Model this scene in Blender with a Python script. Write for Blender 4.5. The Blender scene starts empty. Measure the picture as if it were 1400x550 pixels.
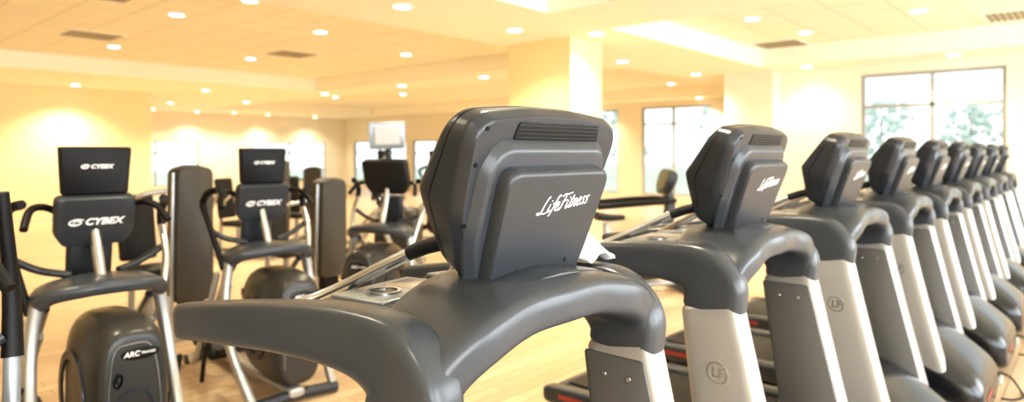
import bpy, bmesh, math, random
from mathutils import Vector, Matrix
random.seed(4)
C = bpy.context.scene.collection
sc = bpy.context.scene
try:
    sc.view_settings.view_transform = 'Standard'
    sc.view_settings.look = 'Medium High Contrast'
except Exception as e:
    print(e)

# ---------------------------------------------------------------- materials
def mat(name, col, rough=0.5, metal=0.0, noise=0.0, nscale=40, bump=0.0, spec=0.5, coat=0.0):
    m = bpy.data.materials.new(name); m.use_nodes = True
    nt = m.node_tree; b = nt.nodes['Principled BSDF']
    b.inputs['Base Color'].default_value = (*col, 1)
    b.inputs['Roughness'].default_value = rough
    b.inputs['Metallic'].default_value = metal
    b.inputs['Specular IOR Level'].default_value = spec
    b.inputs['Coat Weight'].default_value = coat
    if noise or bump:
        tc = nt.nodes.new('ShaderNodeTexCoord'); n = nt.nodes.new('ShaderNodeTexNoise')
        n.inputs['Scale'].default_value = nscale
        nt.links.new(tc.outputs['Object'], n.inputs['Vector'])
        if noise:
            mx = nt.nodes.new('ShaderNodeMix'); mx.data_type = 'RGBA'
            mx.inputs[6].default_value = (*[c*(1-noise) for c in col], 1)
            mx.inputs[7].default_value = (*[min(1, c*(1+noise)) for c in col], 1)
            nt.links.new(n.outputs['Fac'], mx.inputs[0]); nt.links.new(mx.outputs[2], b.inputs['Base Color'])
        if bump:
            bp = nt.nodes.new('ShaderNodeBump'); bp.inputs['Strength'].default_value = bump
            bp.inputs['Distance'].default_value = 0.002
            nt.links.new(n.outputs['Fac'], bp.inputs['Height']); nt.links.new(bp.outputs[0], b.inputs['Normal'])
    return m
def emit(name, col, s):
    m = bpy.data.materials.new(name); m.use_nodes = True; nt = m.node_tree
    b = nt.nodes['Principled BSDF']
    b.inputs['Base Color'].default_value = (*col, 1)
    b.inputs['Emission Color'].default_value = (*col, 1); b.inputs['Emission Strength'].default_value = s
    return m
M_CHAR = mat('charcoal_plastic', (0.030, 0.034, 0.041), 0.28, noise=0.06, nscale=300, bump=0.05, spec=.45)
M_CHAR2 = mat('dark_cover_plastic', (0.036, 0.040, 0.047), 0.32, noise=0.06, nscale=300, bump=0.05, spec=.45)
M_GREY = mat('grey_plastic', (0.047, 0.053, 0.062), 0.28, noise=0.05, nscale=200, bump=0.04, spec=.45)
M_BLACK = mat('black_rubber', (0.004, 0.004, 0.005), 0.5, spec=.3)
M_GLOSS = mat('hood_plastic', (0.010, 0.011, 0.013), 0.22)
M_SILVER = mat('silver_paint', (0.43, 0.425, 0.41), 0.30, metal=0.5, noise=0.03, nscale=60)
M_TAUPE = mat('taupe_leg_panel', (0.095, 0.092, 0.086), 0.4, metal=0.1, noise=0.03, nscale=60)
M_METAL = mat('brushed_metal', (0.55, 0.57, 0.60), 0.22, metal=0.95)
M_LGREY = mat('silver_grey_tray', (0.26, 0.28, 0.30), 0.28, metal=.3)
M_WHITE = mat('white_lettering', (0.9, 0.9, 0.9), 0.5)
M_TOWEL = mat('white_terry', (0.82, 0.83, 0.85), 0.9, noise=0.05, nscale=90, bump=0.6)
M_RED = mat('red_label', (0.30, 0.04, 0.03), 0.4)
M_SCREEN = mat('screen_glass', (0.01, 0.012, 0.015), 0.08)
M_TVW = mat('pale_grey_plastic', (0.42, 0.42, 0.41), 0.4)
M_TOWER = mat('olive_grey_panel', (0.056, 0.052, 0.044), 0.45, noise=0.05, nscale=50)
M_HOUS = mat('warm_grey_housing', (0.034, 0.033, 0.031), 0.30, noise=0.05, nscale=50)
M_PAD = mat('black_vinyl', (0.015, 0.015, 0.016), 0.5, spec=.35)
M_FRAME = mat('window_frame_grey', (0.36, 0.36, 0.34), 0.4)
M_WALL = mat('cream_wall_paint', (0.87, 0.75, 0.48), 0.8, noise=0.015, nscale=3, bump=0.05)
M_COL = mat('golden_column_paint', (0.87, 0.71, 0.39), 0.8, noise=0.015, nscale=3, bump=0.05)
M_WALLP = mat('pale_wall_paint', (0.82, 0.76, 0.62), 0.8, noise=0.015, nscale=3, bump=0.05)
M_SOFF = mat('ceiling_paint', (0.94, 0.90, 0.75), 0.8, noise=0.01, nscale=3)
M_BASE = mat('baseboard_paint', (0.75, 0.66, 0.5), 0.6)
M_LAMP = emit('lamp_lens', (1.0, 0.96, 0.88), 22)
M_TRIM = mat('white_lamp_ring', (0.9, 0.87, 0.76), 0.5)
M_VENT = mat('brown_vent_metal', (0.30, 0.26, 0.17), 0.5)
M_GRASS = mat('grass', (0.50, 0.58, 0.46), 0.9, noise=0.2, nscale=2)
M_LEAF = mat('foliage', (0.56, 0.66, 0.61), 0.8, noise=0.2, nscale=5)
M_BARK = mat('bark', (0.4, 0.36, 0.32), 0.9, noise=0.3, nscale=12)

# ceiling tile material
M_TILE = bpy.data.materials.new('ceiling_tiles'); M_TILE.use_nodes = True
nt = M_TILE.node_tree; b = nt.nodes['Principled BSDF']; b.inputs['Roughness'].default_value = 0.9
tc = nt.nodes.new('ShaderNodeTexCoord'); br = nt.nodes.new('ShaderNodeTexBrick')
br.offset = 0.0; br.inputs['Scale'].default_value = 1.0
br.inputs['Brick Width'].default_value = 0.61; br.inputs['Row Height'].default_value = 0.61
br.inputs['Mortar Size'].default_value = 0.012
br.inputs['Color1'].default_value = (0.91, 0.86, 0.70, 1); br.inputs['Color2'].default_value = (0.89, 0.84, 0.68, 1)
br.inputs['Mortar'].default_value = (0.74, 0.68, 0.52, 1)
nt.links.new(tc.outputs['Object'], br.inputs['Vector']); nt.links.new(br.outputs['Color'], b.inputs['Base Color'])

# wood floor
M_WOOD = bpy.data.materials.new('maple_floor'); M_WOOD.use_nodes = True
nt = M_WOOD.node_tree; b = nt.nodes['Principled BSDF']; b.inputs['Roughness'].default_value = 0.36
tc = nt.nodes.new('ShaderNodeTexCoord'); br = nt.nodes.new('ShaderNodeTexBrick')
br.offset = 0.37; br.inputs['Scale'].default_value = 1.0
br.inputs['Brick Width'].default_value = 1.2; br.inputs['Row Height'].default_value = 0.11
br.inputs['Mortar Size'].default_value = 0.003; br.inputs['Bias'].default_value = 0.0
br.inputs['Color1'].default_value = (0.74, 0.55, 0.35, 1); br.inputs['Color2'].default_value = (0.60, 0.42, 0.25, 1)
br.inputs['Mortar'].default_value = (0.32, 0.20, 0.11, 1)
mp = nt.nodes.new('ShaderNodeMapping'); mp.inputs['Scale'].default_value = (1.5, 22, 1)
nz = nt.nodes.new('ShaderNodeTexNoise'); nz.inputs['Scale'].default_value = 2; nz.inputs['Detail'].default_value = 6
mx = nt.nodes.new('ShaderNodeMix'); mx.data_type = 'RGBA'; mx.blend_type = 'MULTIPLY'; mx.inputs[0].default_value = 0.3
nt.links.new(tc.outputs['Object'], br.inputs['Vector']); nt.links.new(tc.outputs['Object'], mp.inputs['Vector'])
nt.links.new(mp.outputs[0], nz.inputs['Vector']); nt.links.new(br.outputs['Color'], mx.inputs[6])
nt.links.new(nz.outputs['Fac'], mx.inputs[7]); nt.links.new(mx.outputs[2], b.inputs['Base Color'])

# glass pane
M_GLASS = bpy.data.materials.new('window_glass'); M_GLASS.use_nodes = True
nt = M_GLASS.node_tree; nt.nodes.clear()
o = nt.nodes.new('ShaderNodeOutputMaterial'); t = nt.nodes.new('ShaderNodeBsdfTransparent')
g = nt.nodes.new('ShaderNodeBsdfGlossy'); g.inputs['Roughness'].default_value = 0.02
mx = nt.nodes.new('ShaderNodeMixShader'); mx.inputs[0].default_value = 0.05
nt.links.new(t.outputs[0], mx.inputs[1]); nt.links.new(g.outputs[0], mx.inputs[2]); nt.links.new(mx.outputs[0], o.inputs[0])

# ---------------------------------------------------------------- helpers
def add(name, verts, faces, material, parent=None, smooth=True, ang=35):
    me = bpy.data.meshes.new(name); me.from_pydata([tuple(v) for v in verts], [], faces); me.validate()
    bm = bmesh.new(); bm.from_mesh(me); bmesh.ops.recalc_face_normals(bm, faces=bm.faces); bm.to_mesh(me); bm.free()
    if smooth:
        me.shade_smooth(); me.set_sharp_from_angle(angle=math.radians(ang))
    if material: me.materials.append(material)
    ob = bpy.data.objects.new(name, me); C.objects.link(ob)
    if parent: ob.parent = parent
    return ob
def thing(name, loc, label, category, rotz=0, group=None):
    e = bpy.data.objects.new(name, None); e.empty_display_size = 0.1; C.objects.link(e)
    e.location = loc; e.rotation_euler = (0, 0, rotz); e['label'] = label; e['category'] = category
    if group: e['group'] = group
    return e
def cr(P, sub=6):
    out = []; n = len(P)
    for i in range(n-1):
        p0 = P[max(i-1, 0)]; p1 = P[i]; p2 = P[i+1]; p3 = P[min(i+2, n-1)]
        for s in range(sub):
            t = s/sub
            out.append(tuple(0.5*((2*b)+(-a+c)*t+(2*a-5*b+4*c-d)*t*t+(-a+3*b-3*c+d)*t**3) for a, b, c, d in zip(p0, p1, p2, p3)))
    out.append(tuple(P[-1])); return out
def ring(c, A, B, a, b, n=28, e=2.6):
    r = []
    for i in range(n):
        t = 2*math.pi*i/n; ct, st = math.cos(t), math.sin(t)
        r.append(c + A*(a*math.copysign(abs(ct)**(2/e), ct)) + B*(b*math.copysign(abs(st)**(2/e), st)))
    return r
def loftgeo(rings):
    n = len(rings[0]); V = [v for r in rings for v in r]; F = []
    for k in range(len(rings)-1):
        for i in range(n):
            j = (i+1) % n; F.append((k*n+i, k*n+j, (k+1)*n+j, (k+1)*n+i))
    F.append(tuple(range(n))); F.append(tuple((len(rings)-1)*n+i for i in range(n)))
    return V, F
def loft(name, rings, material, parent=None, ang=40):
    V, F = loftgeo(rings); return add(name, V, F, material, parent, ang=ang)
def sweep(name, P, axis, material, parent, e=3.0, sub=5, n=28, endround=True):
    """P: (x,y,z,a,b); a = half size along axis, b = half size across"""
    Q = cr(P, sub) if sub > 1 else P; rings = []; ax = Vector(axis); m = len(Q)
    if endround:
        for side in (0, 1):
            i0, i1 = (0, 1) if side == 0 else (-1, -2)
            p = Vector(Q[i0][:3]); t = (p-Vector(Q[i1][:3])).normalized(); a, b = Q[i0][3:5]; r = min(a, b)*0.35
            new = (*(p+t*r), a-r, b-r); mid = (*(p+t*r*0.7), a-r*0.35, b-r*0.35)
            Q = ([new, mid]+Q) if side == 0 else (Q+[mid, new])
    m = len(Q)
    for i in range(m):
        p = Vector(Q[i][:3]); t = (Vector(Q[min(i+1, m-1)][:3])-Vector(Q[max(i-1, 0)][:3])).normalized()
        N = t.cross(ax).normalized(); rings.append(ring(p, ax, N, Q[i][3], Q[i][4], n, e))
    return loft(name, rings, material, parent)
def tube(name, P, r, material, parent, sub=5, n=12, rs=None):
    Q = [Vector(q) for q in (cr(P, sub) if len(P) > 2 else P)]
    rings = []; up = Vector((0.13, 0.21, 0.97)); t0 = (Q[1]-Q[0]).normalized()
    A = t0.cross(up).normalized()
    for i, p in enumerate(Q):
        t = (Q[min(i+1, len(Q)-1)]-Q[max(i-1, 0)]).normalized()
        A = (A - t*A.dot(t)).normalized(); B = t.cross(A)
        rr = r if rs is None else rs[0]+(rs[1]-rs[0])*i/(len(Q)-1)
        rings.append(ring(p, A, B, rr, rr, n, 2))
    return loft(name, rings, material, parent)
def rbox(name, size, loc, bev, material, parent=None, rot=None, seg=3):
    bm = bmesh.new(); bmesh.ops.create_cube(bm, size=1)
    for v in bm.verts: v.co = Vector((v.co.x*size[0], v.co.y*size[1], v.co.z*size[2]))
    if bev > 0: bmesh.ops.bevel(bm, geom=bm.edges[:], offset=bev, segments=seg, profile=0.5, affect='EDGES')
    M = Matrix.Translation(loc) @ (rot.to_4x4() if rot else Matrix())
    bm.transform(M); me = bpy.data.meshes.new(name); bm.to_mesh(me); bm.free()
    me.shade_smooth(); me.set_sharp_from_angle(angle=math.radians(50)); me.materials.append(material)
    ob = bpy.data.objects.new(name, me); C.objects.link(ob)
    if parent: ob.parent = parent
    return ob
def multibox(name, boxes, material, parent=None, bev=0.0):
    bm = bmesh.new()
    for (x0, x1, y0, y1, z0, z1) in boxes:
        r = bmesh.ops.create_cube(bm, size=1)
        for v in r['verts']:
            v.co = Vector(((x0+x1)/2+v.co.x*(x1-x0), (y0+y1)/2+v.co.y*(y1-y0), (z0+z1)/2+v.co.z*(z1-z0)))
    if bev: bmesh.ops.bevel(bm, geom=bm.edges[:], offset=bev, segments=2, profile=0.5, affect='EDGES')
    me = bpy.data.meshes.new(name); bm.to_mesh(me); bm.free(); me.materials.append(material)
    ob = bpy.data.objects.new(name, me); C.objects.link(ob)
    if parent: ob.parent = parent
    return ob
def roundpoly(c, r, seg=5):
    out = []; n = len(c)
    for i in range(n):
        p = Vector(c[i]); a = Vector(c[i-1]); d = Vector(c[(i+1) % n])
        ra = min(r, (a-p).length*0.48); rd = min(r, (d-p).length*0.48)
        s = p+(a-p).normalized()*ra; e = p+(d-p).normalized()*rd
        for k in range(seg+1):
            t = k/seg; out.append((1-t)**2*s+2*(1-t)*t*p+t*t*e)
    return out
def plate(name, corners, r, layers, M, material, parent, cen=None, ang=50, wf=None, wn=False):
    base = roundpoly(corners, r)
    if cen is None:
        cen = sum(base, Vector((0, 0)))/len(base)
    cen = Vector(cen); rings = []
    for w, s in layers:
        R = []
        for p in base:
            u = (p.x-cen.x)*s+cen.x; v = (p.y-cen.y)*s+cen.y
            R.append(M @ Vector((u, v, wf(w, v) if wf else w)))
        rings.append(R)
    ob = loft(name, rings, material, parent, ang=ang)
    if wn:
        md = ob.modifiers.new('weighted', 'WEIGHTED_NORMAL'); md.keep_sharp = True; md.weight = 80
    return ob
def disc(name, M, r, h, material, parent, n=20):
    rings = [[M @ Vector((rr*math.cos(2*math.pi*i/n), rr*math.sin(2*math.pi*i/n), z)) for i in range(n)] for rr, z in ((r, 0), (r, h*0.7), (r*0.85, h))]
    return loft(name, rings, material, parent)
def annulus(name, M, r0, r1, h, material, parent, n=32):
    V = []; F = []
    for rr, z in ((r0, 0), (r1, 0), (r1, h), (r0, h)):
        V += [M @ Vector((rr*math.cos(2*math.pi*i/n), rr*math.sin(2*math.pi*i/n), z)) for i in range(n)]
    for k in range(4):
        for i in range(n):
            j = (i+1) % n; k2 = (k+1) % 4; F.append((k*n+i, k*n+j, k2*n+j, k2*n+i))
    return add(name, V, F, material, parent)
def text(name, body, size, M, material, parent, shear=0.0, off=0.0, ext=0.0008, sx=1.0):
    cu = bpy.data.curves.new('t', 'FONT'); cu.body = body; cu.size = size; cu.align_x = 'CENTER'; cu.align_y = 'CENTER'
    cu.shear = shear; cu.offset = off; cu.extrude = ext; cu.resolution_u = 3
    ob = bpy.data.objects.new('t', cu); C.objects.link(ob); bpy.context.view_layer.update()
    me = bpy.data.meshes.new_from_object(ob.evaluated_get(bpy.context.evaluated_depsgraph_get()))
    me.name = name; me.transform(M @ Matrix.Diagonal((sx, 1, 1, 1))); me.materials.clear(); me.materials.append(material)
    bpy.data.objects.remove(ob); bpy.data.curves.remove(cu)
    o2 = bpy.data.objects.new(name, me); C.objects.link(o2); o2.parent = parent
    return o2
def ribbons(name, strokes, M, material, parent, slant=0.0, h=0.001):
    """brush strokes: list of (points, w0, wmid, w1) as raised ribbons"""
    V = []; F = []
    for pts, w0, wm, w1 in strokes:
        Q = [Vector(q) for q in cr(pts, 6)]; n = len(Q); o = len(V)
        for i, p in enumerate(Q):
            t = (Q[min(i+1, n-1)]-Q[max(i-1, 0)]).normalized(); N = Vector((-t.y, t.x)); s = i/(n-1)
            w = (w0+(wm-w0)*min(1, s*2.5)) if s < .4 else (wm+(w1-wm)*(s-.4)/.6)
            for q, z in ((p+N*w, 0), (p-N*w, 0), (p-N*w, h), (p+N*w, h)):
                V.append(M @ Vector((q.x+slant*q.y, q.y, z)))
        for i in range(n-1):
            for k in range(4):
                k2 = (k+1) % 4; F.append((o+i*4+k, o+i*4+k2, o+(i+1)*4+k2, o+(i+1)*4+k))
        F.append((o, o+1, o+2, o+3)); F.append(tuple(o+(n-1)*4+k for k in range(4)))
    return add(name, V, F, material, parent, smooth=False)
GL = {
 'L': ([[(.52, 1.75), (.60, 1.98), (.42, 1.8), (.26, 1.1), (.12, .25), (-.10, .0), (-.42, .08), (-.35, .22), (.25, .04), (.75, -.05), (1.0, .08)]], 1.05),
 'i': ([[(.12, 1.0), (.03, .35), (.12, .0), (.42, .25)], [(.2, 1.42), (.17, 1.30)]], .46),
 'f': ([[(.80, 1.72), (.66, 1.9), (.48, 1.7), (.28, .6), (.12, -.35), (-.05, -.45)], [(.02, .95), (.62, 1.05)]], .58),
 'e': ([[(.08, .45), (.42, .6), (.42, .92), (.22, .98), (.04, .55), (.12, .08), (.36, .02), (.66, .3)]], .70),
 'F': ([[(.46, 1.8), (.35, 1.1), (.20, .2), (.0, -.03), (-.15, .08)], [(-.12, 1.6), (.08, 1.85), (.6, 1.82), (1.30, 1.92)], [(.12, .98), (.5, 1.02), (.85, 1.10)]], .98),
 't': ([[(.32, 1.55), (.14, .5), (.18, .0), (.46, .25)], [(-.05, 1.05), (.5, 1.15)]], .52),
 'n': ([[(.12, 1.0), (.0, .0)], [(.04, .5), (.3, .98), (.5, .85), (.42, .25), (.5, .0), (.76, .25)]], .80),
 's': ([[(.5, .85), (.32, 1.0), (.14, .8), (.36, .42), (.3, .05), (.02, .05)]], .58),
}
def script(name, word, unit, M, material, parent, slant=.35, wt=.088, sx=1.0):
    x = 0; S = []
    tot = sum(GL[c][1] for c in word)
    for c in word:
        st, ad = GL[c]
        for p in st:
            S.append(([((q[0]+x-tot/2)*unit*sx, (q[1]-.5)*unit) for q in p], wt*.7*unit, wt*unit*1.15, wt*.6*unit))
        x += ad
    return ribbons(name, S, M, material, parent, slant)
def swirl(name, r, M, material, parent):
    pts = []
    for i in range(22):
        a = math.radians(35+i*27); q = r*(1-.035*i)
        pts.append((q*1.6*math.cos(a), q*.8*math.sin(a)))
    return ribbons(name, [(pts, r*.10, r*.2, r*.06)], M, material, parent, .25)
def frame(O, X, Y):
    X = Vector(X).normalized(); Y = Vector(Y).normalized(); Z = X.cross(Y)
    return Matrix(((X.x, Y.x, Z.x, O[0]), (X.y, Y.y, Z.y, O[1]), (X.z, Y.z, Z.z, O[2]), (0, 0, 0, 1)))
def clone(root, loc, rotz=None, label=None):
    def rec(o, par):
        c = o.copy(); C.objects.link(c)
        if par is not None: c.parent = par
        for ch in list(o.children):
            rec(ch, c)
        return c
    c = rec(root, None); c.location = loc
    if rotz is not None: c.rotation_euler = (0, 0, rotz)
    if label: c['label'] = label
    return c

# ---------------------------------------------------------------- room
ZS, ZT = 3.0, 3.3
trays = [(-5, 8.7, 6.1, 14.0), (-4.5, 5.4, -2.8, 4.3), (6.6, 11.3, -2.8, 4.3), (9.8, 16.2, 6.1, 22.0)]
def inside_room(x, y):
    if x > 12.2 and y < 5.2: return False
    if x < 6.24 and y > 17.4: return False
    return True
def structure(ob): ob['kind'] = 'structure'; return ob
xs = sorted({-6, 17, 12.2, 6.24, *[t[0] for t in trays], *[t[1] for t in trays]})
ys = sorted({-3.5, 25, 5.2, 17.4, *[t[2] for t in trays], *[t[3] for t in trays]})
V = []; F = []; MI = []
def quad(p, mi):
    k = len(V); V.extend(p); F.append((k, k+1, k+2, k+3)); MI.append(mi)
for i in range(len(xs)-1):
    for j in range(len(ys)-1):
        cx, cy = (xs[i]+xs[i+1])/2, (ys[j]+ys[j+1])/2
        if not inside_room(cx, cy): continue
        if any(t[0] < cx < t[1] and t[2] < cy < t[3] for t in trays): continue
        quad([(xs[i], ys[j], ZS), (xs[i], ys[j+1], ZS), (xs[i+1], ys[j+1], ZS), (xs[i+1], ys[j], ZS)], 0)
for (a, b2, c, d) in trays:
    quad([(a, c, ZT), (a, d, ZT), (b2, d, ZT), (b2, c, ZT)], 1)
    quad([(a, d, ZS), (a, d, ZT), (b2, d, ZT), (b2, d, ZS)], 0)
    quad([(a, c, ZS), (b2, c, ZS), (b2, c, ZT), (a, c, ZT)], 0)
    quad([(b2, c, ZS), (b2, d, ZS), (b2, d, ZT), (b2, c, ZT)], 0)
    quad([(a, c, ZS), (a, c, ZT), (a, d, ZT), (a, d, ZS)], 0)
me = bpy.data.meshes.new('ceiling'); me.from_pydata(V, [], F); me.materials.append(M_SOFF); me.materials.append(M_TILE)
for p, mi in zip(me.polygons, MI): p.material_index = mi
ceil = bpy.data.objects.new('ceiling', me); C.objects.link(ceil); structure(ceil)
structure(multibox('floor', [(-6, 12.2, -3.5, 17.4, -0.1, 0), (12.2, 17, 5.2, 17.4, -0.1, 0), (6.24, 17, 17.4, 25, -0.1, 0)], M_WOOD))

def wall(name, ax, const, a0, a1, holes, out, material, z1=ZS+0.35):
    """ax 'x': plane x=const spanning y; 'y': plane y=const spanning x. out = outward sign"""
    A = sorted({a0, a1, *[h[0] for h in holes], *[h[1] for h in holes]})
    Z = sorted({0, z1, *[h[2] for h in holes], *[h[3] for h in holes]})
    bx = []
    th = 0.18*out; c0, c1 = min(const, const+th), max(const, const+th)
    for i in range(len(A)-1):
        for j in range(len(Z)-1):
            ca, cz = (A[i]+A[i+1])/2, (Z[j]+Z[j+1])/2
            if any(h[0] < ca < h[1] and h[2] < cz < h[3] for h in holes): continue
            bx.append((c0, c1, A[i], A[i+1], Z[j], Z[j+1]) if ax == 'x' else (A[i], A[i+1], c0, c1, Z[j], Z[j+1]))
    return structure(multibox(name, bx, material))
wn = [0]
def window(ax, const, h, out, vm, hm, fw=0.05, pane=True):
    wn[0] += 1
    a0, a1, z0, z1 = h; bx = []
    c0, c1 = sorted((const+0.03*out, const+0.12*out))
    segs = [(a0, a1, z0, z0+fw), (a0, a1, z1-fw, z1), (a0, a0+fw, z0+fw, z1-fw), (a1-fw, a1, z0+fw, z1-fw)]
    for v in vm: segs.append((v-fw/2, v+fw/2, z0+fw, z1-fw))
    for z in hm: segs.append((a0+fw, a1-fw, z-fw/2, z+fw/2))
    for s in segs: bx.append((c0, c1, s[0], s[1], s[2], s[3]) if ax == 'x' else (s[0], s[1], c0, c1, s[2], s[3]))
    w = structure(multibox('window_%d' % wn[0], bx, M_FRAME))
    if pane:
        m = (c0+c1)/2
        p = multibox('pane', [(m-.003, m+.003, a0, a1, z0, z1) if ax == 'x' else (a0, a1, m-.003, m+.003, z0, z1)], M_GLASS, w)
    return w
hR = [(1.0, 2.97, 0.9, 2.84), (-3.0, 0.2, 0.9, 2.84)]
wall('wall_right', 'x', 12.2, -3.5, 5.2, hR, 1, M_WALLP)
window('x', 12.2, hR[0], 1, [1.95], [2.3]); window('x', 12.2, hR[1], 1, [-1.4], [2.3])
wall('wall_return', 'y', 5.2, 12.38, 17.18, [], -1, M_WALLP)
hF = [(7.85, 10.0, 0.3, 2.84), (10.8, 13.0, 0.3, 2.84), (17.6, 20.4, 0.3, 2.0), (20.8, 24.4, 0.3, 2.0)]
wall('wall_far_right', 'x', 17, 5.2, 25, hF, 1, M_WALLP)
window('x', 17, hF[0], 1, [9.0], [2.35]); window('x', 17, hF[1], 1, [11.8], [2.35])
window('x', 17, hF[2], 1, [19.0], [1.5]); window('x', 17, hF[3], 1, [22.6], [1.5])  # low rear windows stand in for bright reflections in a mirror wall
hK = [(7.6, 10.6, 0.3, 1.95), (12.6, 16.0, 0.3, 1.95)]  # openings replace a wall mirror, standing for the windows it reflects
wall('wall_back', 'y', 25, 6.06, 17.18, hK, 1, M_WALLP)
for h in hK: window('y', 25, h, 1, [(h[0]+h[1])/2], [1.5])
wall('wall_recess_side', 'x', 6.24, 17.58, 25, [], -1, M_WALL)
wall('wall_left', 'y', 17.4, -6.18, 6.24, [], 1, M_WALL)
wall('wall_side', 'x', -6, -3.5, 17.4, [], -1, M_WALL)
hB = [(-5.0, -1.5, 0.5, 2.84), (-1.0, 2.5, 0.5, 2.84), (3.0, 6.5, 0.5, 2.84), (7.0, 11.0, 0.5, 2.84)]
wall('wall_front', 'y', -3.5, -6, 12.38, hB, -1, M_WALLP)
for h in hB: window('y', -3.5, h, -1, [(h[0]+h[1])/2], [2.3])
structure(multibox('wall_column', [(6.7, 7.4, 4.96, 6.0, 0, ZS)], M_COL))
structure(multibox('wall_pier', [(11.85, 12.199, 4.3, 5.2, 0, ZS)], M_WALLP))
structure(multibox('baseboard_left', [(-6, 6.24, 17.38, 17.4, 0, 0.1)], M_BASE))
structure(multibox('baseboard_right', [(12.18, 12.2, -3.5, 4.3, 0, 0.1)], M_BASE))
structure(multibox('baseboard_far', [(16.98, 17, 5.2, 25, 0, 0.1)], M_BASE))

# outside
structure(multibox('grass_ground', [(12.5, 80, -40, 60, -0.25, -0.15)], M_GRASS))  # slab of grass ground beyond the windows
def tree(loc, s, lab):
    t = thing('tree', loc, lab, 'tree', group='trees outside the windows')
    tube('trunk', [(0, 0, -.2), (.05, .03, 1.2*s), (0, 0, 3.6*s)], .1, M_BARK, t, rs=(.10*s, .04*s))
    bm = bmesh.new()
    for k in range(90):
        a = random.uniform(0, 6.28); rr = random.uniform(.1, 1.7)*s
        c = Vector((rr*math.cos(a), rr*math.sin(a), (2.6+random.uniform(-1.5, 1.8))*s))
        r = bmesh.ops.create_icosphere(bm, subdivisions=1, radius=random.uniform(.08, .24)*s, matrix=Matrix.Translation(c))
        for v in r['verts']: v.co += (v.co-c)*random.uniform(-.4, .5)
    me = bpy.data.meshes.new('foliage'); bm.to_mesh(me); bm.free(); me.materials.append(M_LEAF)
    f = bpy.data.objects.new('foliage', me); C.objects.link(f); f.parent = t
for L, s in (((34, 4.0, -.15), .85), ((33, 7.2, -.15), .9), ((36, 9.5, -.15), .9), ((33, 1.6, -.15), .8), ((40, 17, -.15), 1.2), ((38, 24, -.15), 1.2), ((32, 30, -.15), 1.1)):
    tree(L, s, 'pale leafy tree outside the gym window')

# ---------------------------------------------------------------- ceiling lights
Lt = [(3.45, 8.8), (3.8, 12.25), (5.35, 8.5), (6.0, 11.9), (5.7, 7.2), (3.7, 7.35), (12, 18.2), (11.1, 11.3), (8.6, 3.4), (10.1, 3.2),
      (9.5, 1.66), (12.8, 15.8), (2.0, 1.6), (0.2, 3.3), (3.6, 3.2), (1.6, 9.5), (1.5, 12.5), (7.4, 1.6), (13.5, 9.5), (7.6, 9.3), (-1.5, 0.5), (-2, 9), (10.8, -0.5), (15.6, 13.2), (15.4, 8.2)]  # many of these are extra downlights added for illumination, some out of view
Ls = [(6.85, 15.8), (4.4, 16.6), (7.9, 20.6), (12.9, 24.2), (11.4, 23.9), (8.6, 23.9), (9.2, 11.4), (9.2, 8.9), (6.75, 4.6), (9.1, 5.7), (11.75, 3.7), (16.6, 8.0), (11.5, 5.6),
      (16.6, 11.5), (1.5, 16.6), (5.9, 5.2), (4.2, 5.2), (9.25, 14.5), (15.0, 24.2), (11.75, 1.6), (9.2, 18.5), (10.2, 24.2), (16.6, 17.0)]  # includes extra downlights added to brighten the far walls
def lamp(x, y, z):
    t = thing('recessed_downlight', (x, y, z), 'round recessed ceiling downlight with warm glowing lens', 'light', group='ceiling downlights')
    M = Matrix(((1, 0, 0, 0), (0, -1, 0, 0), (0, 0, -1, 0), (0, 0, 0, 1)))
    annulus('trim_ring', M, .085, .115, .008, M_TRIM, t, 24)
    disc('lens', M, .085, .006, M_LAMP, t, 20)
    ld = bpy.data.lights.new('spot', 'SPOT'); ld.energy = (230 if y > 22 else 340) if y >= 13 else (90 if (x > 11.5 and y < 5) else (300 if x > 12.5 else 178))
    ld.color = (1, .90, .68); ld.spot_size = math.radians(130)
    ld.spot_blend = .8; ld.shadow_soft_size = .07
    lo = bpy.data.objects.new('lamp_beam', ld); C.objects.link(lo); lo.parent = t; lo.location = (0, 0, -.03)
for x, y in Lt: lamp(x, y, ZT)
for x, y in Ls: lamp(x, y, ZS)
for x, y in ((3.2, 11.3), (6.2, 10.8), (10.6, .74), (2.4, 8.2), (10.9, 3.85)):
    v = thing('ceiling_vent', (x, y, ZT), 'square brown louvered ceiling air vent', 'vent', group='ceiling vents')
    multibox('vent_frame', [(-.38, .38, -.38, -.35, -.012, 0), (-.38, .38, .35, .38, -.012, 0), (-.38, -.35, -.35, .35, -.012, 0), (.35, .38, -.35, .35, -.012, 0)], M_TRIM, v)
    multibox('louver', [(-.35, .35, -.34+.069*k, -.295+.069*k, -.01, -.002) for k in range(10)], M_VENT, v)

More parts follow.
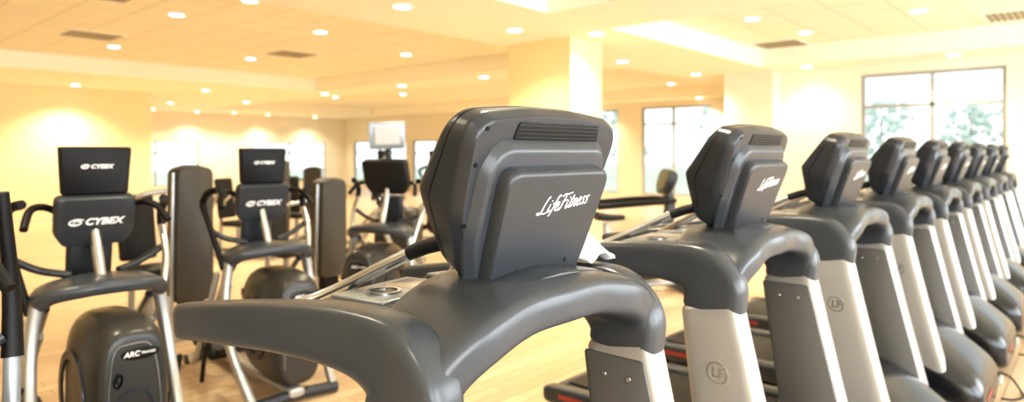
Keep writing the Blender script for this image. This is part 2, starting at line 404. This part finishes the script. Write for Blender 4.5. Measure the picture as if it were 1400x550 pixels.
# ---------------------------------------------------------------- treadmill
def build_treadmill(loc):
    T = thing('treadmill', loc, 'charcoal and silver treadmill with curved handrails and tilted console', 'treadmill', group='row of treadmills')
    XL = .345
    # arch
    half = [(-XL, -.01, 1.06, .080, .040), (-XL, -.01, 1.10, .086, .044), (-.318, .0, 1.158, .105, .047), (-.24, .02, 1.203, .138, .048), (-.12, .045, 1.228, .155, .048), (0, .05, 1.233, .165, .048)]
    P = half+[(-p[0], *p[1:]) for p in half[-2::-1]]
    sweep('arch', P, (0, 1, 0), M_GREY, T, e=4.6, sub=6, n=40)
    for s in (-1, 1):
        A = [(s*XL, -.015, 1.055, .0455, .092), (s*XL, -.020, 1.090, .046, .095), (s*XL, -.015, 1.128, .047, .098), (s*XL, .02, 1.168, .047, .083), (s*XL, .10, 1.187, .045, .066),
             (s*.352, .22, 1.188, .042, .058), (s*.362, .4, 1.172, .039, .053), (s*.368, .65, 1.138, .037, .049), (s*.37, .845, 1.108, .034, .045)]
        sweep('handrail', A, (1, 0, 0), M_GREY, T, e=4.2, sub=6, n=36)
        L = [(s*XL, -.20, .06, .045, .140), (s*XL, -.155, .3, .045, .132), (s*XL, -.085, .65, .045, .116), (s*XL, -.013, 1.06, .046, .093)]
        up = sweep('upright', L, (1, 0, 0), M_SILVER, T, e=5, sub=4, n=36)
        pan = plate('inner_panel', [(-.122, .25), (.128, .25), (.088, 1.04), (-.082, 1.04)], .012, [(0, 1), (.0035, 1), (.005, .99)],
                    Matrix(((0, 0, -s, s*(XL-.0435)), (1, 0.0, 0, -.045), (0, 1, 0, 0), (0, 0, 0, 1))), M_TAUPE, up)
        for v in pan.data.vertices: v.co.y += (v.co.z-.86)*0.19
        if s == -1:
            ME = frame((s*(XL+.0455), -.048, .875), (0, -1, .0), (0, 0.12, 1))
        else:
            ME = frame((s*(XL+.0455), -.048, .875), (0, 1, 0), (0, 0.12, 1))
        em = annulus('emblem', ME, .029, .033, .002, M_METAL, up)
        em['label'] = 'round metal emblem with initials'
        text('emblem_letters', 'LF', .042, ME @ Matrix.Translation((0, 0, .001)), M_METAL, up, shear=.2, off=.001)
        for dy in (-.055, .015):
            MS = frame((s*(XL-.048), dy, .99), (0, -s, 0), (0, 0, 1)) if s == 1 else frame((s*(XL-.048), dy, .99), (0, 1, 0), (0, 0, 1))
            disc('bolt', MS, .007, .004, M_METAL, up, 12)
    # console
    t = math.radians(20); O = (.045, .105, 1.235); V2 = (0, -math.sin(t), math.cos(t)); MC = frame(O, (1, 0, 0), V2)
    def wf(w, v):
        if w >= -.02: return w
        if v > .20: k = 1.0-(v-.20)/.2*.55
        else: k = 1.0-(.20-v)/.20*.7
        return -.02+(w+.02)*k
    oc = [(-.165, .04), (.165, .04), (.230, .18), (.250, .360), (.225, .400), (.08, .414), (-.08, .414), (-.225, .400), (-.250, .360), (-.230, .18)]
    con = plate('console', oc, .030, [(-.142, .90), (-.137, .945), (-.128, .960), (-.115, .968), (-.036, .996), (-.026, 1), (-.016, .995), (.001, .966), (.006, .952), (.0068, .93)], MC, M_CHAR, T, cen=(0, .2), ang=45, wf=wf, wn=True)
    plate('bezel_seam', oc, .030, [(-.098, .977), (-.095, .979)], MC, M_BLACK, con, cen=(0, .2), wf=wf)
    plate('screen', [(-.17, .08), (.17, .08), (.19, .34), (-.19, .34)], .02, [(-.143, 1), (-.145, 1)], MC, M_SCREEN, con, wf=wf)
    mc = [(-.150, .015), (.150, .015), (.194, .14), (.202, .290), (.172, .346), (-.172, .346), (-.202, .290), (-.194, .14)]
    plate('middle_shell', mc, .030, [(.0, 1.045), (.006, 1.045), (.009, 1.038), (.024, .985), (.029, .965), (.0305, .92)], MC, M_GREY, con, cen=(0, .15), ang=45, wn=True)
    rc = [(-.138, -.05), (.138, -.05), (.162, .13), (.174, .280), (.160, .304), (-.160, .304), (-.174, .280), (-.162, .13)]
    cov = plate('rear_cover', rc, .024, [(-.03, 1.0), (.01, 1.01), (.048, 1.003), (.056, .992), (.0615, .972), (.063, .93)], MC, M_CHAR2, con, cen=(0, .12), ang=45, wn=True)
    script('lettering', 'LifeFitness', .0185, MC @ Matrix.Translation((.030, .226, .0632)) @ Matrix.Rotation(math.radians(6), 4, 'Z'), M_WHITE, cov, sx=1.2)
    for u, v in ((-.08, .075), (.09, .085)):
        disc('screw', MC @ Matrix.Translation((u, v, .0630)), .006, .0012, M_BLACK, cov, 12)
    for u, v in ((-.222, .30), (-.21, .17), (.215, .19), (-.215, .375)):
        disc('screw', MC @ Matrix.Translation((u, v, .004)), .005, .0055, M_BLACK, con, 12)
    g = plate('vent_grille', [(-.135, .353), (.160, .353), (.152, .391), (-.127, .391)], .008, [(.0, 1), (.0088, 1), (.0090, .98)], MC, M_BLACK, con)
    V = []; F = []
    for k in range(4):
        v = .3588+k*.0086
        b8 = [(-.127, v, .0082), (.152, v, .0082), (.152, v+.0014, .0082), (-.127, v+.0014, .0082), (-.127, v, .0105), (.152, v, .0105), (.152, v+.0014, .0105), (-.127, v+.0014, .0105)]
        o = len(V); V += [MC @ Vector(p) for p in b8]
        F += [tuple(o+i for i in f) for f in ((0, 1, 2, 3), (4, 5, 6, 7), (0, 1, 5, 4), (1, 2, 6, 5), (2, 3, 7, 6), (3, 0, 4, 7))]
    add('vent_slats', V, F, M_CHAR, g, smooth=False)
    # console collar
    sweep('console_collar', [(-.145, .05, 1.260, .10, .012), (.03, .05, 1.277, .105, .014), (.20, .05, 1.256, .10, .012)], (0, 1, 0), M_CHAR, T, e=4, sub=4)
    # trays and cup holders
    for s in (-1, 1):
        R = Matrix.Rotation(s*.04, 3, 'Y') @ Matrix.Rotation(-.05, 3, 'X')
        sh = rbox('dash_shelf', (.26, .25, .06), (s*.15, .275, 1.195), .02, M_GREY, T, R)
        tr = rbox('accessory_tray', (.22, .19, .012), (s*.14, .285, 1.226), .005, M_LGREY, sh, R)
        rbox('tray_recess', (.09, .13, .004), (s*.085, .285, 1.233), .0015, M_METAL, sh, R)
        annulus('cup_holder', Matrix.Translation((s*.185, .27, 1.230)), .030, .038, .007, M_METAL, sh, 24)
        disc('cup_well', Matrix.Translation((s*.185, .27, 1.230)), .030, .005, M_CHAR, sh, 20)
    for s in (-1, 1):
        tube('pulse_grip', [(s*.10, .13, 1.35), (s*.12, .19, 1.335), (s*.14, .24, 1.315)], .017, M_BLACK, T)
        tube('grip_bar', [(s*.135, .23, 1.320), (s*.155, .30, 1.285), (s*.18, .40, 1.235), (s*.21, .47, 1.20), (s*.26, .50, 1.18), (s*.35, .47, 1.165)], .015, M_METAL, T)
    # hood
    X = Vector((1, 0, 0)); Z = Vector((0, 0, 1))
    prof = [(-.45, .31, .08, .22), (-.44, .35, .05, .27), (-.38, .385, .035, .34), (-.22, .395, .035, .46), (-.05, .395, .035, .53), (.08, .39, .035, .52), (.2, .36, .035, .42), (.32, .33, .04, .26), (.36, .31, .05, .20)]
    H = cr([(p[0], p[1], (p[2]+p[3])/2, (p[3]-p[2])/2) for p in prof], 4)
    hd = loft('motor_hood', [ring(Vector((0, h[0], h[2])), X, Z, h[1], h[3], 44, 3.3) for h in H], M_GLOSS, T)
    plate('warning_label', [(-.1, -.015), (.1, -.015), (.1, .015), (-.1, .015)], .005, [(0, 1), (.0015, 1)], frame((-.12, -.4515, .17), (1, 0, 0), (0, 0, 1)), M_RED, hd)
    for s in (-1, 1):
        rr = sweep('side_rail', [(s*.375, -.30, .115, .045, .06), (s*.375, .4, .115, .05, .062), (s*.375, 1.4, .105, .05, .055), (s*.375, 1.56, .10, .045, .045)], (1, 0, 0), M_CHAR2, T, e=4)
        st = plate('safety_label', [(-.12, -.014), (.12, -.014), (.12, .014), (-.12, .014)], .006, [(0, 1), (.0015, 1)], frame((s*.4245, 1.33, .11), (0, s, 0), (0, 0, 1)), M_RED, rr)
        for y in (-.3, 1.45):
            disc('foot', Matrix.Translation((s*.365, y, 0)), .03, .062, M_BLACK, T, 14)
    rbox('deck', (.72, 1.7, .08), (0, .62, .1), .01, M_CHAR2, T)
    rbox('running_belt', (.56, 1.62, .02), (0, .68, .142), .006, M_BLACK, T)
    rbox('rear_roller_cover', (.70, .09, .11), (0, 1.5, .095), .03, M_CHAR, T)
    return T
SP = 1.2; X0 = 1.08
T0 = build_treadmill((X0, .9, 0))
T0['label'] = 'charcoal treadmill with white script lettering and a towel on it'
for n in range(1, 9):
    clone(T0, (X0+SP*n, .9, 0), label='charcoal and silver treadmill with curved handrails and tilted console')

# towel
bm = bmesh.new(); bmesh.ops.create_grid(bm, x_segments=30, y_segments=30, size=.5)
for v in bm.verts:
    x, y = v.co.x, v.co.y
    r = math.hypot(x, y)
    v.co = Vector((x*.10+.004*math.sin(9*y), y*.17+.006*math.sin(11*x), .07*math.cos(min(1, r*1.7)*1.57)+.005*math.sin(14*x+5*y)+.003*math.sin(17*y-4*x)))
for f in bm.faces: f.smooth = True
me = bpy.data.meshes.new('towel'); bm.to_mesh(me); bm.free(); me.materials.append(M_TOWEL)
tw = bpy.data.objects.new('towel', me); C.objects.link(tw); tw.location = (1.425, 1.04, 1.270)
sm = tw.modifiers.new('s', 'SOLIDIFY'); sm.thickness = .008
tw['label'] = 'folded white towel on the treadmill handrail'; tw['category'] = 'towel'

# floor outlets and cords
for n in range(2, 8):
    x = X0+SP*n+.74
    o = thing('floor_outlet', (x, .5, 0), 'small white floor power outlet beside treadmill', 'outlet', group='floor outlets')
    rbox('outlet_box', (.10, .07, .05), (0, 0, .025), .01, M_TVW, o); rbox('plug', (.03, .04, .03), (0, .0, .062), .006, M_BLACK, o)
    tc_ = tube('power_cord', [(x, .5, .078), (x-.05, .42, .07), (x-.12, .36, .012), (x-.22, .34, .008), (x-.32, .38, .008), (x-.36, .44, .012)], .006, M_BLACK, None)
    tc_['label'] = 'black power cord running to a treadmill'; tc_['category'] = 'power cord'; tc_['group'] = 'power cords'

# ---------------------------------------------------------------- arc trainer
def build_trainer(name, loc, rz, label, tvm=M_BLACK, tvz=1.45, tvtext=True, group='elliptical trainers', longarm=False, cz=1.08, cs=1.0, tvrot=0):
    T = thing(name, loc, label, 'elliptical trainer', rz, group)
    sweep('base_frame', [(0, -.55, .07, .05, .03), (0, .1, .06, .05, .03), (0, .75, .06, .05, .03)], (1, 0, 0), M_SILVER, T, e=3)
    for y, w in ((-.52, .28), (.72, .25)):
        tube('floor_bar', [(-w, y, .035), (0, y, .05), (w, y, .035)], .033, M_CHAR, T)
    X = Vector((1, 0, 0)); Z = Vector((0, 0, 1))
    H = cr([(-.565, .10, .44, .27), (-.55, .138, .44, .318), (-.47, .162, .445, .342), (-.33, .172, .45, .35), (-.12, .16, .45, .34), (.02, .13, .44, .30), (.06, .10, .43, .25)], 4)
    hs = loft('flywheel_housing', [ring(Vector((.02, h[0], h[2])), X, Z, h[1], h[3], 40, 3.1) for h in H], M_HOUS, T)
    for s in (-1, 1):
        annulus('wheel_cover', frame((.02+s*.162, -.25, .44), (0, s, 0), (0, 0, 1)), .16, .20, .012, M_CHAR, hs, 36)
    ribbons('front_seam', [([(-.105, -.2), (-.105, 0), (-.085, .23), (-.02, .27), (.07, .24), (.105, .0), (.105, -.2)], .0018, .0018, .0018)], frame((.02, -.561, .43), (1, 0, 0), (0, 0, 1)), M_METAL, hs, h=.006)
    # round disc on the front of the shell
    annulus('front_disc', frame((.02, -.562, .42), (1, 0, 0), (0, 0, 1)), .070, .084, .012, M_CHAR, hs, 36)
    MB = frame((.040, -.566, .655), (1, -.0, 0), (0, -.06, 1))
    disc('badge', MB @ Matrix.Diagonal((2.9, 1, 1, 1)), .027, .006, M_BLACK, hs, 28)
    text('badge_lettering', 'ARC', .031, MB @ Matrix.Translation((-.036, 0, .0065)), M_WHITE, hs, off=.0008, shear=.2)
    text('badge_lettering', 'TRAINER', .015, MB @ Matrix.Translation((.030, 0, .0065)), M_WHITE, hs, off=.0002, shear=.2)
    swirl('wheel_mark', .024, frame((-.045, -.564, .55), (.3, 0, 1), (-1, 0, .3)), M_METAL, hs)
    sweep('top_shroud', [(-.262, -.14, .845, .085, .030), (-.215, -.16, .892, .12, .036), (-.10, -.17, .912, .15, .038), (0, -.17, .916, .16, .038), (.10, -.17, .912, .15, .038), (.215, -.16, .892, .12, .036), (.262, -.14, .845, .085, .030)], (0, 1, 0), M_GREY, T, e=4.2)
    # dark panel behind the neck
    rbox('neck_shroud', (.20, .06, .30), (0, .06, 1.02), .025, M_CHAR, T, Matrix.Rotation(.15, 3, 'X'))
    for s in (-1, 1):
        sweep('frame_leg', [(s*.256, -.14, .86, .040, .027), (s*.285, -.16, .62, .036, .026), (s*.295, -.26, .35, .034, .026), (s*.26, -.50, .06, .034, .026)], (0, 1, 0), M_SILVER, T, e=3)
        tube('link_arm', [(s*.22, -.12, .82), (s*.21, .15, .58), (s*.19, .38, .24)], .020, M_METAL, T)
        tube('crank_arm', [(s*.19, -.1, .30), (s*.19, .2, .19), (s*.18, .52, .17)], .021, M_BLACK, T)
        tube('brace_rod', [(s*.24, -.13, .70), (s*.2, .25, .45), (s*.12, .6, .10)], .015, M_SILVER, T)
        tube('frame_tube', [(s*.31, -.10, .78), (s*.33, .05, .45), (s*.30, .35, .12), (s*.22, .68, .07)], .019, M_SILVER, T)
        tube('pivot_tube', [(s*.10, -.05, .95), (s*.22, .0, .98), (s*.32, .0, 1.04)], .018, M_CHAR, T)
        tube('lower_strut', [(s*.33, -.22, .50), (s*.36, -.05, .30), (s*.33, .12, .05)], .014, M_BLACK, T)
        rbox('foot_pedal', (.14, .36, .05), (s*.18, .38, .215+.03*s), .02, M_BLACK, T, Matrix.Rotation(.12, 3, 'X'))
        if longarm:
            sw = tube('swing_arm', [(s*.30, -.12, .45), (s*.325, -.05, .75), (s*.34, .0, 1.0)], .021, M_LGREY, T)
            tube('hand_grip', [(s*.34, .0, .98), (s*.343, .02, 1.12), (s*.335, .02, 1.26), (s*.318, .0, 1.43)], .028, M_BLACK, sw, rs=(.027, .015))
        else:
            sw = tube('swing_arm', [(s*.28, -.12, .80), (s*.32, -.06, 1.0), (s*.335, .06, 1.16)], .019, M_METAL if (s > 0 or not tvtext) else M_BLACK, T)
            tube('hand_grip', [(s*.335, .05, 1.15), (s*.34, .07, 1.22), (s*.33, .0, 1.28), (s*.30, -.08, 1.30)], .022, M_BLACK, sw)
        tube('fixed_handle', [(s*.10, .0, 1.22), (s*.19, .01, 1.275), (s*.265, -.06, 1.27), (s*.305, -.14, 1.19)], .017, M_BLACK, T)
    tube('mast', [(0, -.16, .90), (0, -.10, 1.02), (0, -.02, cz+.10)], .026, M_METAL, T)
    t = math.radians(14 if tvtext else 20)
    MC = frame((0, -.03, cz), (1, 0, 0), (0, -math.sin(t), math.cos(t))) @ Matrix.Diagonal((cs, cs, cs, 1))
    con = plate('console', [(-.13, 0), (.13, 0), (.168, .06), (.172, .235), (.155, .25), (-.155, .25), (-.172, .235), (-.168, .06)], .02, [(-.06, .9), (-.05, 1), (-.01, 1), (.0, .97), (.006, .9)], MC, M_CHAR2 if tvtext else M_PAD, T, ang=30)
    MT = frame((0, -.05, tvz), (1, 0, 0), (0, -.05, 1)) @ Matrix.Rotation(tvrot, 4, 'Y')
    tv = plate('television', [(-.142, -.115), (.142, -.115), (.155, .115), (-.155, .115)], .012, [(-.03, .97), (-.025, 1), (.01, 1), (.018, .96), (.02, .94)], MT, tvm, T, ang=30)
    plate('tv_screen', [(-.13, -.10), (.13, -.10), (.14, .10), (-.14, .10)], .01, [(-.031, 1), (-.032, 1)], MT, M_SCREEN, tv)
    if tvtext:
        text('console_lettering', 'CYBEX', .046, MC @ Matrix.Translation((.03, .125, .0065)), M_WHITE, con, shear=.3, off=.0016, sx=1.15)
        swirl('logo_swirl', .022, MC @ Matrix.Translation((-.085, .125, .006)), M_WHITE, con)
        text('tv_lettering', 'CYBEX', .027, MT @ Matrix.Translation((.02, .02, .021)), M_WHITE, tv, shear=.3, off=.0008, sx=1.15)
        swirl('logo_swirl', .013, MT @ Matrix.Translation((-.048, .02, .0205)), M_WHITE, tv)
    else:
        plate('rear_frame', [(-.145, -.105), (.145, -.105), (.145, .105), (-.145, .105)], .015, [(.016, 1.04), (.022, 1.04), (.024, .99)], MT, M_LGREY, tv)
        plate('rear_cap', [(-.11, -.08), (.11, -.08), (.11, .08), (-.11, .08)], .015, [(.018, 1), (.034, .93)], MT, M_TVW, tv)
    tube('tv_bracket', [(0, .0, 1.30), (0, -.02, tvz-.10)], .014 if tvtext else .026, M_METAL if tvtext else M_CHAR, T)
    return T
A1 = build_trainer('elliptical_trainer', (1.06, 3.72, 0), -.03, 'dark cross trainer with small television above its console')
A2 = clone(A1, (2.18, 4.20, 0), -.08, 'dark cross trainer with television, beside a weight machine')
A0 = clone(A1, (-.27, 3.85, 0), -.1, 'dark cross trainer partly seen beside another one')
AL = build_trainer('elliptical_trainer', (.10, 2.22, 0), 0, 'cross trainer with long black and silver upright handles', longarm=True)
A3 = build_trainer('elliptical_trainer', (3.50, 4.50, 0), -1.15, 'grey cross trainer with raised pale television', M_TVW, 1.68, False, cz=1.18, cs=1.2, tvrot=.6)
for L, r in (((5.6, 7.4, 0), .5), ((7.6, 8.6, 0), .4)):
    clone(A1, L, r, 'dark cross trainer standing in the rear rows')

# ---------------------------------------------------------------- weight machine
def build_weight(loc, rz, h, label):
    T = thing('weight_machine', loc, label, 'weight machine', rz, 'weight machines')
    zb = .30
    tw_ = plate('stack_tower', [(-.155, zb), (.155, zb), (.148, h-.02), (.0, h+.02), (-.148, h-.02)], .05, [(-.09, .98), (-.08, 1), (.08, 1), (.09, .98)], frame((0, 0, 0), (1, 0, 0), (0, 0, 1)), M_TOWER, T)
    for s in (-1, 1):
        tube('tower_edge', [(s*.162, -.02, 0.02), (s*.164, -.02, h*.5), (s*.152, -.02, h-.05)], .018, M_METAL, tw_)
    multibox('base_rail', [(-.22, -.14, -.1, 1.2, 0, .07), (.14, .22, -.1, 1.2, 0, .07), (-.22, .22, 1.12, 1.2, 0, .07), (-.14, .14, -.1, .1, 0, .07)], M_SILVER, T, .01)
    multibox('weight_stack', [(-.09, .09, -.05, .05, .08+.025*k, .10+.025*k) for k in range(9)], M_BLACK, T)
    tube('seat_post', [(0, .7, .05), (0, .7, .45)], .035, M_SILVER, T)
    rbox('seat_pad', (.36, .38, .08), (0, .68, .48), .03, M_PAD, T)
    rbox('back_pad', (.32, .08, .6), (0, .95, .85), .03, M_PAD, T, Matrix.Rotation(-.15, 3, 'X'))
    tube('back_post', [(0, 1.05, .05), (0, 1.02, .6), (0, 1.0, 1.0)], .03, M_SILVER, T)
    for s in (-1, 1):
        tube('press_arm', [(s*.13, .1, h-.2), (s*.34, .2, h-.25), (s*.40, .45, .95), (s*.42, .62, .80), (s*.30, .68, .78)], .02, M_METAL, T)
    return T
W1 = build_weight((2.33, 5.66, 0), 0.1, 1.42, 'olive grey weight stack machine with black pads')
W2 = build_weight((3.72, 5.76, 0), 0.1, 1.27, 'shorter olive grey weight stack machine with bent chrome arms')
clone(W1, (4.9, 8.9, 0), .4, 'olive grey weight stack machine in the rear row')
clone(W2, (6.4, 10.4, 0), 2.2, 'olive grey weight stack machine in the rear row')

# ---------------------------------------------------------------- exercise bike
def build_bike(loc, rz):
    T = thing('exercise_bike', loc, 'black upright exercise bike with long side handlebars', 'exercise bike', rz)
    for y, w in ((-.5, .25), (.55, .25)): tube('floor_bar', [(-w, y, .035), (0, y, .045), (w, y, .035)], .035, M_CHAR, T)
    sweep('base_beam', [(0, -.5, .08, .05, .03), (0, .55, .08, .05, .03)], (1, 0, 0), M_SILVER, T, sub=1)
    loft('drive_housing', [ring(Vector((x, -.15, .40)), Vector((0, 1, 0)), Vector((0, 0, 1)), a, a*.9, 32, 2.2) for x, a in ((-.08, .26), (-.07, .3), (.07, .3), (.08, .26))], M_CHAR, T)
    sweep('seat_column', [(0, .25, .08, .04, .05), (0, .32, .75, .03, .035)], (1, 0, 0), M_SILVER, T, sub=1)
    sweep('saddle', [(0, .12, .82, .04, .03), (0, .28, .82, .09, .04), (0, .42, .84, .13, .05)], (1, 0, 0), M_PAD, T, e=2.4)
    sweep('console_column', [(0, -.35, .5, .05, .07), (0, -.42, .95, .045, .06), (0, -.38, 1.12, .04, .05)], (1, 0, 0), M_CHAR, T)
    t = math.radians(18)
    MC = frame((0, -.36, 1.06), (1, 0, 0), (0, -math.sin(t), math.cos(t)))
    con = plate('console', [(-.10, 0), (.10, 0), (.16, .10), (.17, .24), (.12, .29), (-.12, .29), (-.17, .24), (-.16, .10)], .05, [(-.08, .85), (-.07, .97), (0, 1), (.03, .85), (.05, .6)], MC, M_CHAR2, T, ang=30)
    plate('console_screen', [(-.11, .07), (.11, .07), (.13, .24), (-.13, .24)], .02, [(-.081, 1), (-.083, 1)], MC, M_SCREEN, con)
    for s in (-1, 1):
        tube('handlebar', [(0, -.4, 1.00), (s*.2, -.38, 1.01), (s*.27, -.1, 1.0), (s*.27, .5, .96)], .032, M_BLACK, T)
        tube('crank', [(s*.09, -.15, .4), (s*.11, -.15+s*.12, .4-s*.1)], .014, M_METAL, T)
        rbox('pedal', (.10, .09, .025), (s*.17, -.15+s*.12, .4-s*.1), .008, M_BLACK, T)
    return T
B1 = build_bike((6.33, 3.82, 0), .9)

# ---------------------------------------------------------------- world and lights
w = bpy.data.worlds.new('W'); sc.world = w; w.use_nodes = True
nt = w.node_tree; bg = nt.nodes['Background']
tc = nt.nodes.new('ShaderNodeTexCoord'); sp = nt.nodes.new('ShaderNodeSeparateXYZ'); rp = nt.nodes.new('ShaderNodeValToRGB')
rp.color_ramp.elements[0].position = 0.0; rp.color_ramp.elements[0].color = (.86, .94, .95, 1)
rp.color_ramp.elements[1].position = .6; rp.color_ramp.elements[1].color = (.85, .93, 1, 1)
nt.links.new(tc.outputs['Generated'], sp.inputs[0]); nt.links.new(sp.outputs['Z'], rp.inputs[0]); nt.links.new(rp.outputs[0], bg.inputs[0])
bg.inputs['Strength'].default_value = 1.7
def area(name, loc, rot, sx, sy, e, col):
    l = bpy.data.lights.new(name, 'AREA'); l.shape = 'RECTANGLE'; l.size = sx; l.size_y = sy; l.energy = e; l.color = col
    o = bpy.data.objects.new(name, l); C.objects.link(o); o.location = loc; o.rotation_euler = rot; return o
for h in hB:
    area('daylight', ((h[0]+h[1])/2, -3.75, 1.7), (math.radians(90), 0, 0), h[1]-h[0], 2.3, 300, (.90, .95, 1))

# ---------------------------------------------------------------- camera
cd = bpy.data.cameras.new('cam'); cam = bpy.data.objects.new('cam', cd); C.objects.link(cam)
cd.sensor_width = 36; cd.lens = 36*900/1400; cd.shift_y = -67/1400; cd.clip_start = .02
cam.location = (0, 0, 1.54); cam.rotation_euler = (math.radians(90), 0, -math.atan2(.748, .664))
cd.dof.use_dof = True; cd.dof.focus_distance = 1.35; cd.dof.aperture_fstop = 2.6
sc.camera = cam
